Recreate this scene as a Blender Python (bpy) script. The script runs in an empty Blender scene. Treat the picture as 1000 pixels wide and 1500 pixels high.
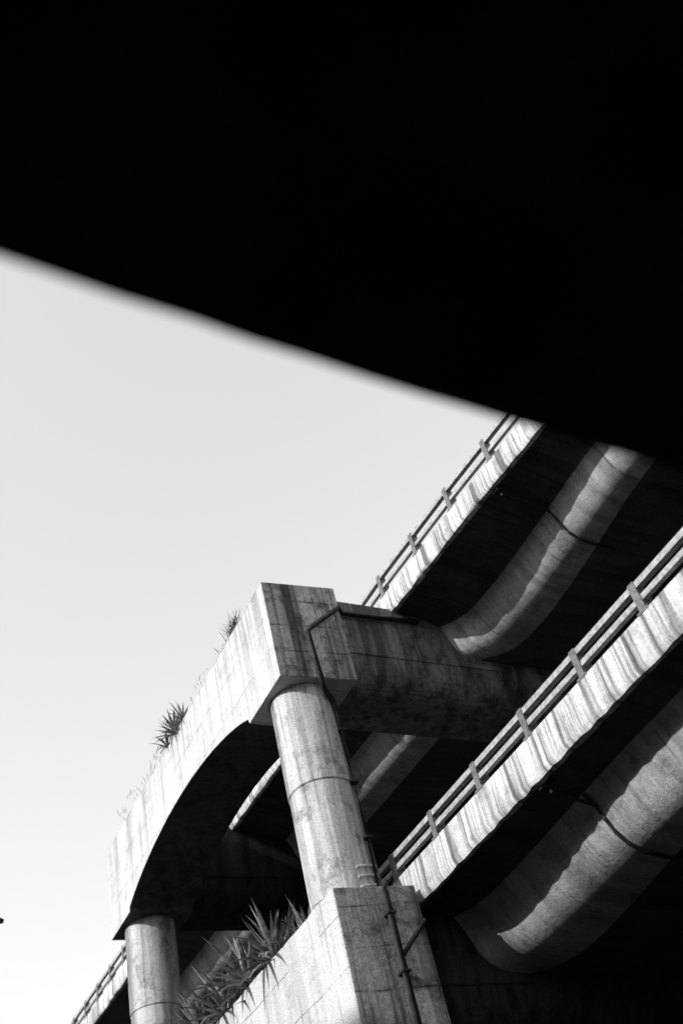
import bpy, math, random
from mathutils import Vector, Matrix
random.seed(7)
scn=bpy.context.scene
GZ=-1.6   # ground level (camera eye height is the origin)

# ------------------------------------------------------------------ materials
def concrete(name, lo, hi, streak=0.5, panel=None, rough=0.85, bump=0.35, fine=0.5, top_z=None, stain_h=1.0, blot=0.35, sfreq=(7,7,.28), spec=0.3, lstr=0.75):
    m=bpy.data.materials.new(name); m.use_nodes=True
    nt=m.node_tree; N=nt.nodes; L=nt.links
    b=N['Principled BSDF']; b.inputs['Roughness'].default_value=rough
    b.inputs['Specular IOR Level'].default_value=spec
    tc=N.new('ShaderNodeTexCoord')
    def noise(scale,detail,vec=None,ro=0.6):
        n=N.new('ShaderNodeTexNoise'); n.inputs['Scale'].default_value=scale
        n.inputs['Detail'].default_value=detail; n.inputs['Roughness'].default_value=ro
        L.new(vec if vec else tc.outputs['Object'],n.inputs['Vector']); return n.outputs['Fac']
    def ramp(x,p0,p1,c0=0.,c1=1.):
        r=N.new('ShaderNodeMapRange'); r.inputs['From Min'].default_value=p0; r.inputs['From Max'].default_value=p1
        r.inputs['To Min'].default_value=c0; r.inputs['To Max'].default_value=c1
        L.new(x,r.inputs['Value']); return r.outputs['Result']
    def math_(op,a,bb):
        n=N.new('ShaderNodeMath'); n.operation=op
        for i,v in enumerate((a,bb)):
            if isinstance(v,(int,float)): n.inputs[i].default_value=v
            else: L.new(v,n.inputs[i])
        return n.outputs[0]
    mp=N.new('ShaderNodeMapping'); mp.inputs['Scale'].default_value=sfreq
    L.new(tc.outputs['Object'],mp.inputs['Vector'])
    mp2=N.new('ShaderNodeMapping'); mp2.inputs['Scale'].default_value=tuple(v/3.0 for v in sfreq)
    L.new(tc.outputs['Object'],mp2.inputs['Vector'])
    big=ramp(noise(0.7,4),0.3,0.72)
    fin=ramp(noise(9,5,ro=0.75),0.3,0.72)
    base=math_('ADD',math_('MULTIPLY',big,1-fine),math_('MULTIPLY',fin,fine))
    st=ramp(noise(1,4,mp.outputs[0],0.7),0.47,0.64)
    st2=ramp(noise(1,3,mp2.outputs[0]),0.5,0.62)
    stt=math_('MAXIMUM',math_('MULTIPLY',st,0.8),math_('MULTIPLY',st2,0.95))
    if top_z is not None:
        sep=N.new('ShaderNodeSeparateXYZ'); L.new(tc.outputs['Object'],sep.inputs[0])
        g=ramp(sep.outputs['Z'],top_z-stain_h,top_z,0.4,1.0)
        stt=math_('MULTIPLY',stt,g)
    val=ramp(base,0,1,lo,hi)
    val=math_('MULTIPLY',val,math_('SUBTRACT',1.0,math_('MULTIPLY',stt,streak)))
    bl=ramp(noise(1.9,6,ro=0.75),0.52,0.64)
    val=math_('MULTIPLY',val,math_('SUBTRACT',1.0,math_('MULTIPLY',bl,blot)))
    # sand-grain speckle of the raw cement
    gr=ramp(noise(36,2,ro=0.8),0.3,0.7,0.72,1.28)
    val=math_('MULTIPLY',val,gr)
    hgt=fin
    if panel:
        sep=N.new('ShaderNodeSeparateXYZ'); 
        wob=N.new('ShaderNodeVectorMath'); wob.operation='ADD'
        nz=N.new('ShaderNodeTexNoise'); nz.inputs['Scale'].default_value=1.1; nz.inputs['Detail'].default_value=3
        L.new(tc.outputs['Object'],nz.inputs['Vector'])
        sc=N.new('ShaderNodeVectorMath'); sc.operation='SCALE'; sc.inputs['Scale'].default_value=0.10
        L.new(nz.outputs['Color'],sc.inputs[0]); L.new(tc.outputs['Object'],wob.inputs[0]); L.new(sc.outputs[0],wob.inputs[1])
        L.new(wob.outputs[0],sep.inputs[0])
        lines=None
        for ax,(per,off,w) in panel.items():
            v=math_('FRACT',math_('DIVIDE',math_('ADD',sep.outputs[ax],off),per),0)
            d=math_('MULTIPLY',math_('ABSOLUTE',math_('SUBTRACT',v,0.5),0),per)
            ln=ramp(d,0.0,w,1.0,0.0)
            lines=ln if lines is None else math_('MAXIMUM',lines,ln)
        brk=ramp(noise(1.7,5,ro=.7),0.40,0.58,0.05,1.0)
        lines=math_('MULTIPLY',lines,brk)
        val=math_('MULTIPLY',val,math_('SUBTRACT',1.0,math_('MULTIPLY',lines,lstr)))
        hgt=math_('SUBTRACT',hgt,math_('MULTIPLY',lines,0.8))
    vo=N.new('ShaderNodeTexVoronoi'); vo.inputs['Scale'].default_value=4.5
    L.new(tc.outputs['Object'],vo.inputs['Vector'])
    pk=ramp(vo.outputs['Distance'],0.04,0.12,1.0,0.0)
    pk=math_('MULTIPLY',pk,ramp(big,0.5,0.8))
    val=math_('MULTIPLY',val,math_('SUBTRACT',1.0,math_('MULTIPLY',pk,0.6)))
    cb=N.new('ShaderNodeCombineColor')
    for i in range(3): L.new(val,cb.inputs[i])
    L.new(cb.outputs[0],b.inputs['Base Color'])
    bp=N.new('ShaderNodeBump'); bp.inputs['Strength'].default_value=bump; bp.inputs['Distance'].default_value=0.03
    L.new(hgt,bp.inputs['Height']); L.new(bp.outputs[0],b.inputs['Normal'])
    return m
def simple(name,v0,v1,scale=8,rough=0.6,metal=0.0):
    m=bpy.data.materials.new(name); m.use_nodes=True
    nt=m.node_tree; N=nt.nodes; L=nt.links; b=N['Principled BSDF']
    tc=N.new('ShaderNodeTexCoord'); n=N.new('ShaderNodeTexNoise'); n.inputs['Scale'].default_value=scale; n.inputs['Detail'].default_value=4
    L.new(tc.outputs['Object'],n.inputs['Vector'])
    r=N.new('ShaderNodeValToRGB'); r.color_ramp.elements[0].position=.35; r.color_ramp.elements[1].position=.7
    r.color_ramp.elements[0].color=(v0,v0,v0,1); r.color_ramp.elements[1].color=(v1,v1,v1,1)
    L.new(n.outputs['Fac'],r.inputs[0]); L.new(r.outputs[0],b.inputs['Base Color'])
    b.inputs['Roughness'].default_value=rough; b.inputs['Metallic'].default_value=metal
    if v1<0.1: b.inputs['Specular IOR Level'].default_value=0.1
    return m
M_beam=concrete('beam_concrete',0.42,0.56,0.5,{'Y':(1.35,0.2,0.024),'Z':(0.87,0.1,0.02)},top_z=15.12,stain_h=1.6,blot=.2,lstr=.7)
M_end=concrete('beam_end_stain_shade_concrete',0.10,0.36,0.9,{'X':(0.9,0.1,0.012),'Z':(0.72,0.1,0.03)},fine=0.5,blot=.7,sfreq=(6,6,.16),lstr=.9)  # streak stains, plus weaker light on the ends painted as darker tone
M_col=concrete('column_concrete',0.32,0.58,0.6,None,fine=0.35,blot=.5,sfreq=(5,5,.22))
M_fascia=concrete('parapet_concrete',0.46,0.68,0.8,{'Y':(1.55,0.4,0.02)},fine=0.3,sfreq=(.3,12,.35),blot=.3)
M_deck=concrete('deck_shade_concrete',0.03,0.085,0.5,{'Y':(2.6,0.0,0.03)},rough=0.6,fine=0.35,spec=.15,sfreq=(.4,6,.4))  # shade under the decks painted in as a dark base tone
M_web=concrete('girder_lit_web_concrete',0.20,0.44,0.45,{'Y':(2.6,0.0,0.03)},rough=0.55,fine=0.35,blot=.4,sfreq=(.4,5,.4))  # lighter copy of the deck concrete, painted for the sunlit web band
M_soffit=concrete('arch_soffit_shade_concrete',0.04,0.09,0.5,{'Y':(1.35,0.2,0.02)},rough=0.8,fine=0.35,spec=.15)  # shade under the arch put into the colour of the beam concrete
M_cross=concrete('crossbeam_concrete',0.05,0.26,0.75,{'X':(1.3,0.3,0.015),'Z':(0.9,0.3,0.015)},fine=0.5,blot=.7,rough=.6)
M_cross2=concrete('crossbeam_shade_concrete',0.015,0.045,0.6,None,fine=0.5,blot=.6,spec=.1)  # shaded copy of the crossbeam concrete, darkness put into the base colour
M_dark=simple('shade_dark_concrete',0.010,0.022,1.5,0.95)  # near-black base paints in the unlit underside of the slab
M_wall=simple('dark_wall_concrete',0.01,0.02,1.2,0.95)  # dark finish of the added sky-blocking wall; kerb shares it
M_steel=simple('painted_steel',0.18,0.38,14,0.5,0.0)
M_post=simple('painted_steel_post',0.06,0.15,14,0.5,0.0)
M_pipe=simple('pipe_plastic',0.015,0.035,10,0.5)
M_pipe2=simple('pipe_band_galvanised',0.3,0.5,10,0.5)
M_leaf=simple('agave_leaf',0.03,0.2,5,0.4)
M_dry=simple('dry_leaf',0.08,0.3,6,0.8)
M_soil=simple('planter_soil',0.02,0.05,6,1.0)
M_asph=simple('asphalt',0.035,0.06,3,0.9)
M_ground=simple('ground_dirt',0.03,0.05,0.6,0.95)
M_white=simple('road_paint',0.6,0.8,6,0.7)
M_bld=simple('rendered_facade',0.10,0.15,0.8,0.9)
M_glass=simple('window_glass',0.02,0.03,2,0.15)

# ------------------------------------------------------------------ helpers
def mesh(name,verts,faces,mats,parent=None,midx=None,smooth=False,bevel=0):
    me=bpy.data.meshes.new(name); me.from_pydata([tuple(v) for v in verts],[],faces); 
    if not isinstance(mats,(list,tuple)): mats=[mats]
    for m in mats: me.materials.append(m)
    if midx: 
        for p,i in zip(me.polygons,midx): p.material_index=i
    if smooth:
        for p in me.polygons: p.use_smooth=True
    import bmesh
    bm=bmesh.new(); bm.from_mesh(me); bmesh.ops.recalc_face_normals(bm,faces=bm.faces); bm.to_mesh(me); bm.free()
    me.update()
    o=bpy.data.objects.new(name,me); scn.collection.objects.link(o)
    if parent: o.parent=parent
    if bevel:
        bv=o.modifiers.new('bevel','BEVEL'); bv.width=bevel; bv.segments=2; bv.limit_method='ANGLE'; bv.angle_limit=math.radians(35)
    return o
def empty(name):
    e=bpy.data.objects.new(name,None); scn.collection.objects.link(e); return e
def boxdata(x0,x1,y0,y1,z0,z1):
    v=[(x,y,z) for x in (x0,x1) for y in (y0,y1) for z in (z0,z1)]
    f=[(0,1,3,2),(4,6,7,5),(0,4,5,1),(2,3,7,6),(0,2,6,4),(1,5,7,3)]
    return v,f
def box(name,x0,x1,y0,y1,z0,z1,mat,parent=None,bevel=0.02):
    v,f=boxdata(x0,x1,y0,y1,z0,z1); return mesh(name,v,f,mat,parent,bevel=bevel)
def merge(parts):
    V=[];F=[]
    for v,f in parts:
        k=len(V); V+=list(v); F+=[tuple(i+k for i in q) for q in f]
    return V,F
def tube(points,r,seg=10):
    pts=[Vector(p) for p in points]; V=[];F=[]
    for i,p in enumerate(pts):
        if i==0: t=pts[1]-p
        elif i==len(pts)-1: t=p-pts[i-1]
        else: t=(pts[i+1]-p).normalized()+(p-pts[i-1]).normalized()
        t.normalize()
        a=Vector((0,0,1)) if abs(t.z)<0.9 else Vector((0,1,0))
        u=t.cross(a).normalized(); w=t.cross(u).normalized()
        for k in range(seg):
            an=2*math.pi*k/seg; V.append(p+u*r*math.cos(an)+w*r*math.sin(an))
    for i in range(len(pts)-1):
        for k in range(seg):
            F.append((i*seg+k,i*seg+(k+1)%seg,(i+1)*seg+(k+1)%seg,(i+1)*seg+k))
    F.append(tuple(range(seg))); F.append(tuple((len(pts)-1)*seg+k for k in range(seg)))
    return V,F

# ------------------------------------------------------------------ portal piers
def arched_beam(name,y0,y1,z0,z1,xa,xb,skew,par,rise=0.85,off=0.0):
    prof=[(y0,z0),(y0+1.7,z0)]
    ya,yb=y0+1.7,y1-1.63; c=(ya+yb)/2; h=(yb-ya)/2
    n=28
    for i in range(1,n):
        t=-math.cos(math.pi*i/n); prof.append((c+h*t, z0+0.10+ (rise-0.10)*(1-t*t)**0.85))
    prof+= [(yb,z0),(y1,z0)]
    tops=[]
    k=44
    for i in range(k+1):
        y=y1+(y0-y1)*i/k; tops.append((y,z1+(random.uniform(-.018,.012) if 0<i<k else 0)))
    prof+=tops
    V=[];F=[];n=len(prof)
    for x in (xa,xb):
        for (y,z) in prof:
            yy=y-(skew*(x-xa) if y<y0+0.5 else 0); V.append((x,yy,z))
    F.append(tuple(range(n))); F.append(tuple(range(2*n-1,n-1,-1)))
    mi=[0,0]
    for i in range(n):
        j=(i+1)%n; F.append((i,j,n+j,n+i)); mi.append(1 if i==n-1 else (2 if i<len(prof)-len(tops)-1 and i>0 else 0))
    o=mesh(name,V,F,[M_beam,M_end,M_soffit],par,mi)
    bv=o.modifiers.new('bevel','BEVEL'); bv.width=0.022; bv.segments=2; bv.limit_method='ANGLE'; bv.angle_limit=math.radians(50)
    return o
def column(name,x,y,z0,z1,r,par):
    seg=64; rings=[]; lifts=[]
    zz=z1; hs=2.3
    while zz>z0+0.01:
        lo=max(z0,zz-hs); lifts.append((lo,zz)); zz=lo
    lifts.reverse()
    for i,(a,b) in enumerate(lifts):
        rr=r+(0.02 if i%2==0 else 0)
        rings+=[(a+0.0,rr-0.03),(a+0.03,rr),(b-0.012,rr)]
    V=[];F=[]
    for (z,rr) in rings:
        for k in range(seg):
            a=2*math.pi*k/seg; V.append((x+rr*math.cos(a),y+rr*math.sin(a),z))
    for i in range(len(rings)-1):
        for k in range(seg): F.append((i*seg+k,i*seg+(k+1)%seg,(i+1)*seg+(k+1)%seg,(i+1)*seg+k))
    F.append(tuple(range(seg)))
    F.append(tuple((len(rings)-1)*seg+k for k in range(seg)))
    o=mesh(name,V,F,M_col,par,smooth=True)
    for p in o.data.polygons:
        if abs(p.normal.z)>0.5: p.use_smooth=False
    em=o.modifiers.new('es','EDGE_SPLIT'); em.split_angle=math.radians(25)
    return o
def crossbeam(name,y0,y1,z0,z1,xa,xb,par,mat=None):
    prof=[(y0,z1),(y0,z0+0.85),(y0+.03,z0+0.82)]
    for i in range(9):
        a=math.pi/2*i/8; prof.append((y0+.06+0.55*(1-math.cos(a)),z0+0.62*(1-math.sin(a))))
    for i in range(7):
        a=math.pi/2*i/6; prof.append((y1-0.4+0.4*math.sin(a),z0+0.4*(1-math.cos(a))))
    prof.append((y1,z1)); n=len(prof)
    V=[(x,y,z) for x in (xa,xb) for y,z in prof]
    F=[tuple(range(n)),tuple(range(2*n-1,n-1,-1))]+[(i,(i+1)%n,n+(i+1)%n,n+i) for i in range(n)]
    return mesh(name,V,F,mat or M_cross,par,bevel=0.01)

def portal(dy):
    p=empty('portal_pier')
    arched_beam('upper_arched_beam',15.0+dy,26.83+dy,12.5,15.12,8.67,10.43,0.085,p)
    arched_beam('lower_arched_beam',14.72+dy,26.9+dy,5.25,7.75,8.67,10.25,0.085,p)
    for y in (15.78+dy,26.05+dy):
        column('upper_column',9.5,y,7.7,12.52,0.65,p)
        column('lower_column',9.5,y,GZ-0.05,5.3,0.65,p)
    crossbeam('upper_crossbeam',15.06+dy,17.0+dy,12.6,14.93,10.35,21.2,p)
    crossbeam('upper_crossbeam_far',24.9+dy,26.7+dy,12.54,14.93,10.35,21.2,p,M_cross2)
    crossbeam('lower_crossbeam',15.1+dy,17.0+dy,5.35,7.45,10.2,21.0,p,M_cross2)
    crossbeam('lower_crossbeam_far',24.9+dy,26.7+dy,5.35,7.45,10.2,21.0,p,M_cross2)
    for y in (16.0+dy,25.8+dy):
        column('inner_column',17.5,y,GZ-0.05,12.7,0.7,p)
    return p
portal(0); portal(34)

# ------------------------------------------------------------------ decks
def interp(tab,y):
    if y<=tab[0][0]: 
        (a,b),(c,d)=tab[0],tab[1]; return b+(d-b)*(y-a)/(c-a)
    for (a,b),(c,d) in zip(tab,tab[1:]):
        if y<=c:
            t=(y-a)/(c-a); return b+(d-b)*t
    return tab[-1][1]
def deck(name,tab,sec,w,fidx,stab,web):
    e=empty(name)
    nl=len(sec)
    full=sec+[(w-x,z) for x,z in reversed(sec)]
    n=len(full); V=[];F=[];mi=[]
    ys=[]; y=-14.0
    while y<90: ys.append(y); y+=0.2 if y<20 else (0.4 if y<45 else 1.5)
    for y in ys:
        e0=interp(tab,y); s=interp(stab,y)
        for k,(x,z) in enumerate(full):
            jx=jz=0
            if k in fidx: jx=random.uniform(-.008,.008); jz=random.uniform(-.022,.022)
            if 7<=k<nl: x=x*s
            V.append((e0+x+jx,y,z+jz))
    for i in range(len(ys)-1):
        for k in range(n):
            j=(k+1)%n
            F.append((i*n+k,i*n+j,(i+1)*n+j,(i+1)*n+k))
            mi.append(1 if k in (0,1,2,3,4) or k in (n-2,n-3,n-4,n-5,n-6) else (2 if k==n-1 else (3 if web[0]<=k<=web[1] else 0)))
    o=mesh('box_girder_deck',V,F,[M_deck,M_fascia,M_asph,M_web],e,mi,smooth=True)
    em=o.modifiers.new('es','EDGE_SPLIT'); em.split_angle=math.radians(40)
    return e
def railing(name,tab,ztop,zbase,par=None,phase=0.0,sp=1.55,inset=0.1):
    rails=[];posts=[]
    ys=[-12+i*0.5 for i in range(200)]
    def rail(z0,z1,w):
        V=[];F=[]
        for y in ys:
            x=interp(tab,y)+inset
            V+=[(x-w/2,y,z0),(x+w/2,y,z0),(x+w/2,y,z1),(x-w/2,y,z1)]
        for i in range(len(ys)-1):
            for k in range(4): F.append((i*4+k,i*4+(k+1)%4,(i+1)*4+(k+1)%4,(i+1)*4+k))
        return V,F
    h=ztop-zbase
    rails.append(rail(ztop-0.10,ztop,0.11)); rails.append(rail(zbase+h*0.36,zbase+h*0.36+0.09,0.09))
    y=phase
    while y>-11: y-=sp
    while y<86:
        x=interp(tab,y)+inset; q=.065
        V=[(x-.07,y-q,zbase-.02),(x+.24,y-q,zbase-.02),(x+.24,y+q,zbase-.02),(x-.07,y+q,zbase-.02),
           (x-.07,y-q,ztop+.02),(x+.08,y-q,ztop+.02),(x+.08,y+q,ztop+.02),(x-.07,y+q,ztop+.02)]
        F=[(0,3,2,1),(4,5,6,7),(0,1,5,4),(1,2,6,5),(2,3,7,6),(3,0,4,7)]
        posts.append((V,F)); posts.append(boxdata(x-.09,x+.26,y-.12,y+.12,zbase-.01,zbase+.03))
        y+=sp
    V,F=merge(rails); nr=len(F); V,F=merge(rails+posts)
    return mesh(name,V,F,[M_steel,M_post],par,[0]*nr+[1]*(len(F)-nr))
up_tab=[(-14,14.6),(0,13.2),(5,12.75),(9,12.4),(12,12.15),(15,11.97),(25,11.72),(37,11.6),(50,11.4),(90,10.2)]
lo_tab=[(-14,10.5),(8,10.36),(30,10.33),(60,10.0),(90,9.2)]
up_s=[(-14,.66),(8.0,.76),(9.6,.86),(11.0,.99),(12.2,1.09),(13.2,1.14),(14.0,1.15),(14.4,1.12),(14.7,1.05),(14.9,.96),(15.1,.82),(16.5,.82),(17.5,1.15),(90,1.15)]
lo_s=[(-14,.95),(8,1.0),(9.5,1.07),(11,1.2),(12.3,1.35),(13.4,1.45),(14.1,1.48),(14.5,1.44),(14.8,1.35),(15.0,1.22),(15.15,1.08),(16.5,1.08),(17.5,1.45),(90,1.5)]
up_sec=[(.30,15.10),(.26,15.42),(0.02,15.42),(0.0,14.92),(0.05,14.84),(.16,14.84),(.22,14.90),(1.25,14.68),(1.50,14.56),(1.62,14.36),(1.70,14.14),(1.82,13.92),(2.05,13.77),(2.5,13.70),(3.0,13.68)]
lo_sec=[(.28,7.93),(.24,8.2),(0.02,8.2),(0.0,7.60),(0.05,7.50),(.15,7.50),(.20,7.57),(.80,7.40),(.92,7.20),(1.0,6.98),(1.08,6.75),(1.22,6.56),(1.45,6.42),(1.9,6.33),(2.4,6.31)]
deck('viaduct_deck',up_tab,up_sec,9.2,(3,4,5),up_s,(8,12)); deck('viaduct_deck',lo_tab,lo_sec,9.4,(3,4,5),lo_s,(7,12))
railing('guard_railing',up_tab,16.05,15.42,phase=10.6,sp=1.52)
railing('guard_railing',lo_tab,8.70,8.2,phase=9.1)
def collar(name,tab,sec,ys,stab,r=0.03,out=0.03):
    parts=[]
    for y in ys:
        s=interp(stab,y)
        pts=[(interp(tab,y)+x*s-out*0.6,y,z-out) for x,z in sec[7:]]
        parts.append(tube(pts,r,8))
        x0=interp(tab,y)
        parts.append(tube([(x0+.25,y,sec[6][1]-.02),(x0+.3,y,sec[6][1]-.2),(x0+sec[8][0]*s,y-.03,sec[8][1]-.05)],.03,8))
        parts.append(boxdata(x0+.16,x0+.34,y-.1,y+.1,sec[6][1]-.12,sec[6][1]+.02))
    V,F=merge(parts); return mesh(name,V,F,M_pipe,smooth=False)
collar('drainage_collar',up_tab,up_sec,(10.9,29,35),up_s); collar('drainage_collar',lo_tab,lo_sec,(10.9,29,35),lo_s)

# ------------------------------------------------------------------ drain pipe down the pier
P=[(12.6,14.98,14.55),(10.55,14.98,14.50),(10.38,14.79,14.47),(9.55,14.82,13.78),(9.46,14.82,13.65),(9.52,14.82,12.45),(9.62,14.98,12.3),(9.93,15.19,12.15),(9.98,15.22,11.8),(9.98,15.22,7.95),(9.85,14.9,7.82),(9.62,14.55,7.78),(9.58,14.53,7.6),(9.58,14.53,5.0),(9.7,15.05,4.7),(9.9,15.15,4.5),(9.9,15.15,GZ)]
P=[(x-.05 if 7.9<z<12.2 and z!=7.82 and y<15.3 and x>9.9 else x,y-.03 if 7.9<z<12.2 and x>9.9 else y,z) for x,y,z in P]
dp=empty('drain_pipe')
V,F=tube(P,0.06,10); mesh('pipe_run',V,F,M_pipe,dp,smooth=True)
V,F=tube([(9.6,14.53,6.45),(10.2,14.49,7.05),(10.45,14.9,7.1),(10.6,15.05,7.1)],0.04,10); mesh('branch_pipe',V,F,M_pipe,dp,smooth=True)
parts=[]
for z in (11.4,10.2,9.0): parts.append(boxdata(9.86,10.01,15.12,15.28,z-.02,z+.02))
for z in (7.2,6.2): parts.append(boxdata(9.50,9.66,14.46,14.66,z-.02,z+.02))
V,F=merge(parts); mesh('pipe_brackets',V,F,M_pipe,dp)
parts=[]
for z in (7.97,8.16,8.35):
    pts=[]
    for k in range(8):
        a=math.radians(-92+k*7); pts.append((9.5+.685*math.cos(a),15.78+.685*math.sin(a),z+0.02*k))
    parts.append(tube(pts,.022,6))
V,F=merge(parts); mesh('column_straps',V,F,M_pipe2,dp)

# ------------------------------------------------------------------ plants
def blade(base,az,tilt,L,w,curl,n=7):
    V=[];F=[]
    d=Vector((math.cos(az),math.sin(az),0)); side=Vector((-math.sin(az),math.cos(az),0))
    p=Vector(base); a=tilt
    for i in range(n+1):
        t=i/n; ww=w*(0.55+1.6*t*(1-t))*(1-t**3)*0.9
        if i==n:
            V.append(p.copy()); break
        V+= [p-side*ww/2+Vector((0,0,ww*.22)),p+Vector((0,0,-ww*.08)),p+side*ww/2+Vector((0,0,ww*.22))]
        p=p+(d*math.cos(a)+Vector((0,0,1))*math.sin(a))*L/n; a-=curl/n
    for i in range(n-1):
        k=i*3
        F+=[(k,k+1,k+4,k+3),(k+1,k+2,k+5,k+4)]
    k=(n-1)*3; F+=[(k,k+1,len(V)-1),(k+1,k+2,len(V)-1)]
    return V,F
def agave(loc,s,n=34,name='agave_plant'):
    parts=[];mi=[]
    for i in range(n):
        t=i/n
        tilt=math.radians(82-85*t+random.uniform(-8,8)); az=i*2.4+random.uniform(-.3,.3)
        V,F=blade(loc,az,tilt,s*random.uniform(.7,1.15),s*.125,random.uniform(-.15,1.1)*(0.4+t))
        parts.append((V,F)); mi+=[1 if (t>.82 or random.random()<.15) else 0]*len(F)
    V,F=merge(parts)
    return mesh(name,V,F,[M_leaf,M_dry],None,mi)
for (x,y,s) in [(9.3,16.75,.65),(9.5,17.3,1.1),(8.9,17.7,1.15),(9.5,18.4,1.45),(8.8,18.8,1.25),(9.4,19.5,1.4),(8.8,20.1,1.25),(9.5,20.8,1.45),(8.85,21.4,1.25),(9.3,22.3,1.3),(8.9,23.2,1.1),(9.9,18.0,1.2),(9.9,19.2,1.3)]:
    agave((x,y,7.78),s)
agave((8.70,20.9,15.1),.66,36); agave((8.72,20.3,15.1),.55,32); agave((8.66,21.4,15.06),.45,26); agave((8.6,20.6,15.0),.45,26)
def tuft(pts,name='grass_tuft'):
    parts=[]
    for (x,y,z,n,h,spr) in pts:
        for i in range(n):
            az=random.uniform(0,6.28)
            parts.append(blade((x+random.uniform(-spr,spr)*.3,y+random.uniform(-spr,spr),z),az,math.radians(random.uniform(50,88)),h*random.uniform(.5,1.1),.018,random.uniform(.2,1.2),5))
    V,F=merge(parts); return mesh(name,V,F,[M_leaf])
tuft([(8.75,16.75,15.1,100,.55,.3),(8.75,17.3,15.1,35,.35,.35),(8.75,22.2,15.1,45,.28,.8),(8.75,24.2,15.1,40,.26,1.2),(8.75,18.8,15.1,30,.22,.8)])
tuft([(9.0,17.0,7.75,60,.45,.8),(9.0,19.5,7.75,80,.45,1.5),(9.2,22.0,7.75,70,.45,1.5)])
V=[];F=[];nx,ny=8,60
for j in range(ny+1):
    for i in range(nx+1):
        e=min(i,nx-i,j,ny-j)
        V.append((8.78+1.36*i/nx,16.55+9*j/ny,7.74+(0.0 if e==0 else .04+random.uniform(0,.05))))
for j in range(ny):
    for i in range(nx): k=j*(nx+1)+i; F.append((k,k+1,k+nx+2,k+nx+1))
mesh('planter_soil',V,F,M_soil)

# ------------------------------------------------------------------ low overpass we stand under
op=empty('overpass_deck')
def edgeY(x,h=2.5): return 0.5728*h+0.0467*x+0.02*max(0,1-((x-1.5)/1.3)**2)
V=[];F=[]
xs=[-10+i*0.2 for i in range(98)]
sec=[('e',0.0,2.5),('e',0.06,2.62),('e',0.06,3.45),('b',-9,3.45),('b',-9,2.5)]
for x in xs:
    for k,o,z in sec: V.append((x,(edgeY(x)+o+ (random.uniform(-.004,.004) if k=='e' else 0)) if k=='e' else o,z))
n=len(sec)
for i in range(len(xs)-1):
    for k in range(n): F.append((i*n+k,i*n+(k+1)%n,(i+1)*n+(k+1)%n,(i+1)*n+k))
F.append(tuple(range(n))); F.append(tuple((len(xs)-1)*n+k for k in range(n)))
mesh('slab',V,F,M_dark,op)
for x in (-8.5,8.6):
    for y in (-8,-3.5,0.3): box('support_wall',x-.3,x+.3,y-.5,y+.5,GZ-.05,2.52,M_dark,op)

# ------------------------------------------------------------------ street lamp
sl=empty('street_lamp')
lx,ly,lz=3.66,17.3,8.42
V,F=tube([(1.2,ly,GZ),(1.2,ly,6.8),(1.25,ly,7.6),(1.5,ly,8.15),(2.0,ly,8.38),(2.97,ly,8.44)],.07,12); mesh('pole_and_arm',V,F,M_pipe,sl,smooth=True)
V=[];F=[];sg=14
prof=[(0,.05,.04),(.12,.12,.07),(.4,.16,.09),(.65,.13,.07),(.8,.04,.03)]
for (u,w,h) in prof:
    for k in range(sg):
        a=2*math.pi*k/sg; V.append((lx-.72+u,ly+w*math.cos(a),lz+h*math.sin(a)))
for i in range(len(prof)-1):
    for k in range(sg): F.append((i*sg+k,i*sg+(k+1)%sg,(i+1)*sg+(k+1)%sg,(i+1)*sg+k))
F.append(tuple(range(sg)));F.append(tuple((len(prof)-1)*sg+k for k in range(sg)))
mesh('lamp_head',V,F,M_pipe,sl,smooth=True)

# ------------------------------------------------------------------ ground, road, wall
def sheet(name,x0,x1,y0,y1,z,mat):
    return mesh(name,[(x0,y0,z),(x1,y0,z),(x1,y1,z),(x0,y1,z)],[(0,1,2,3)],mat)
sheet('ground',-900,900,-900,900,GZ,M_ground)
sheet('road',-5,7,-300,300,GZ+.004,M_asph)
parts=[]
y=-100
while y<150: parts.append(([(0.93,y,GZ+.008),(1.07,y,GZ+.008),(1.07,y+3,GZ+.008),(0.93,y+3,GZ+.008)],[(0,1,2,3)])); y+=9
V,F=merge(parts); mesh('road_markings',V,F,M_white)
box('kerb',7.0,7.2,-300,300,GZ-.05,GZ+.13,M_wall)
box('sky_blocker_wall',22.2,23.2,-60,120,GZ-.1,14.9,M_wall)  # unseen wall added to keep sky light off the deck undersides
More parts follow.
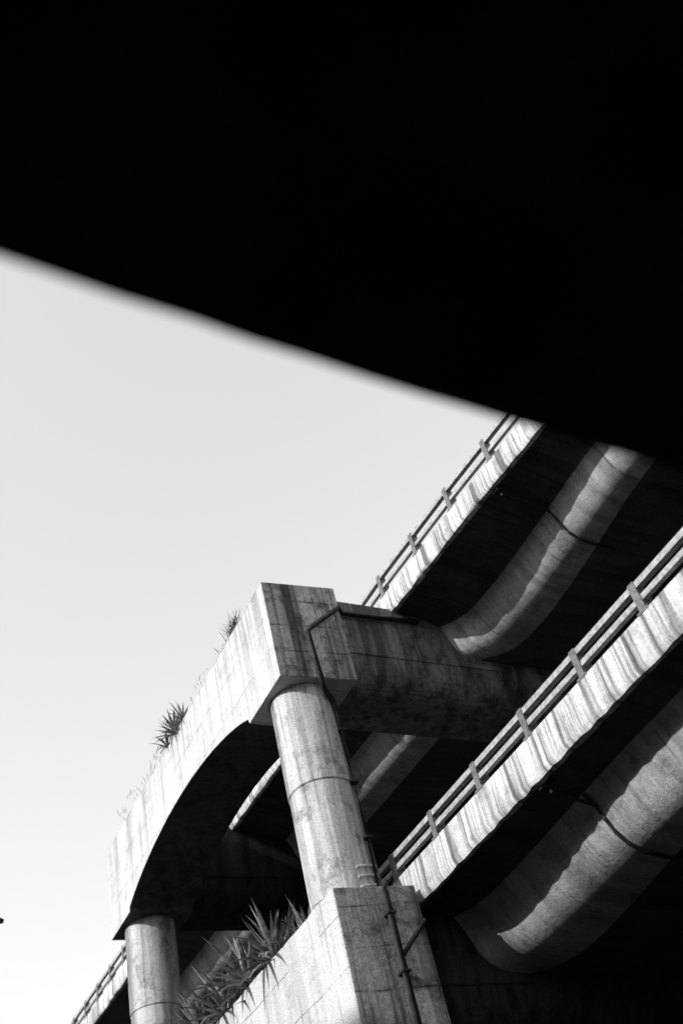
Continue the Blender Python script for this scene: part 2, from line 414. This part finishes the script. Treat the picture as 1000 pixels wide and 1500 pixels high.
# unseen apartment-style blocks, added to cut low sky light and shade the ground
for (y0,y1,zt) in ((-34,-8,20.5),(-4,24,22.5),(28,58,21.5),(62,90,22.0)):
    b=empty('sky_blocker_building')
    x1=-30; x0=-42
    box('walls',x0,x1,y0,y1,GZ-.1,zt,M_bld,b,bevel=0)
    box('cornice',x0-.3,x1+.3,y0-.3,y1+.3,zt,zt+.35,M_bld,b,bevel=0.03)
    wins=[];sills=[]
    z=GZ+4.2
    while z<zt-2.2:
        y=y0+1.6
        while y<y1-2.2:
            wins.append(boxdata(x1-.05,x1+.02,y,y+1.2,z,z+1.6)); wins.append(boxdata(x0-.02,x0+.05,y,y+1.2,z,z+1.6))
            sills.append(boxdata(x1+.005,x1+.14,y-.1,y+1.3,z-.12,z-.003)); sills.append(boxdata(x1+.005,x1+.06,y-.1,y+1.3,z+1.603,z+1.75))
            y+=2.8
        z+=3.1
    V,F=merge(wins); mesh('windows',V,F,M_glass,b)
    V,F=merge(sills); mesh('window_sills',V,F,M_bld,b)
    box('door',x1-.05,x1+.04,(y0+y1)/2-.7,(y0+y1)/2+.7,GZ,GZ+2.4,M_glass,b,bevel=0)

# ------------------------------------------------------------------ light
EL=math.radians(24)
S=Vector((-.998,-.06,0)).normalized()*math.cos(EL); S.z=math.sin(EL)
sd=bpy.data.lights.new('sun','SUN'); sd.energy=5.0; sd.angle=math.radians(.5); sd.color=(1,1,1)
so=bpy.data.objects.new('sun',sd); scn.collection.objects.link(so); so.rotation_euler=S.to_track_quat('Z','Y').to_euler()
w=bpy.data.worlds.new('World'); scn.world=w; w.use_nodes=True
nt=w.node_tree; bg=nt.nodes['Background']
sky=nt.nodes.new('ShaderNodeTexSky'); sky.sky_type='NISHITA'; sky.sun_disc=False
sky.sun_elevation=EL; sky.sun_rotation=math.atan2(S.x,S.y)
sky.air_density=1.0; sky.dust_density=2.5; sky.ozone_density=1.0
bw=nt.nodes.new('ShaderNodeRGBToBW'); nt.links.new(sky.outputs[0],bw.inputs[0])
# monochrome film response: bright, slightly compressed hazy sky
pw=nt.nodes.new('ShaderNodeMath'); pw.operation='POWER'; pw.inputs[1].default_value=0.5
mu=nt.nodes.new('ShaderNodeMath'); mu.operation='MULTIPLY'; mu.inputs[1].default_value=4.85
nt.links.new(bw.outputs[0],pw.inputs[0]); nt.links.new(pw.outputs[0],mu.inputs[0]); nt.links.new(mu.outputs[0],bg.inputs[0])
bg.inputs[1].default_value=0.15
scn.view_settings.view_transform='Standard'
try: scn.view_settings.look='None'
except: pass

# ------------------------------------------------------------------ camera
cd=bpy.data.cameras.new('camera'); cam=bpy.data.objects.new('camera',cd); scn.collection.objects.link(cam)
R=Vector((.88276,-.42155,-.20752)); D=Vector((.17224,.70131,-.69173)); Fw=Vector((.43715,.57484,.69173))
m=Matrix((R,-D,-Fw)).transposed()
cam.matrix_world=m.to_4x4()
cd.sensor_fit='VERTICAL'; cd.sensor_height=36; cd.sensor_width=24; cd.lens=36
cd.clip_end=3000; cd.clip_start=0.05
cd.dof.use_dof=True; cd.dof.focus_distance=20; cd.dof.aperture_fstop=0.52
scn.camera=cam
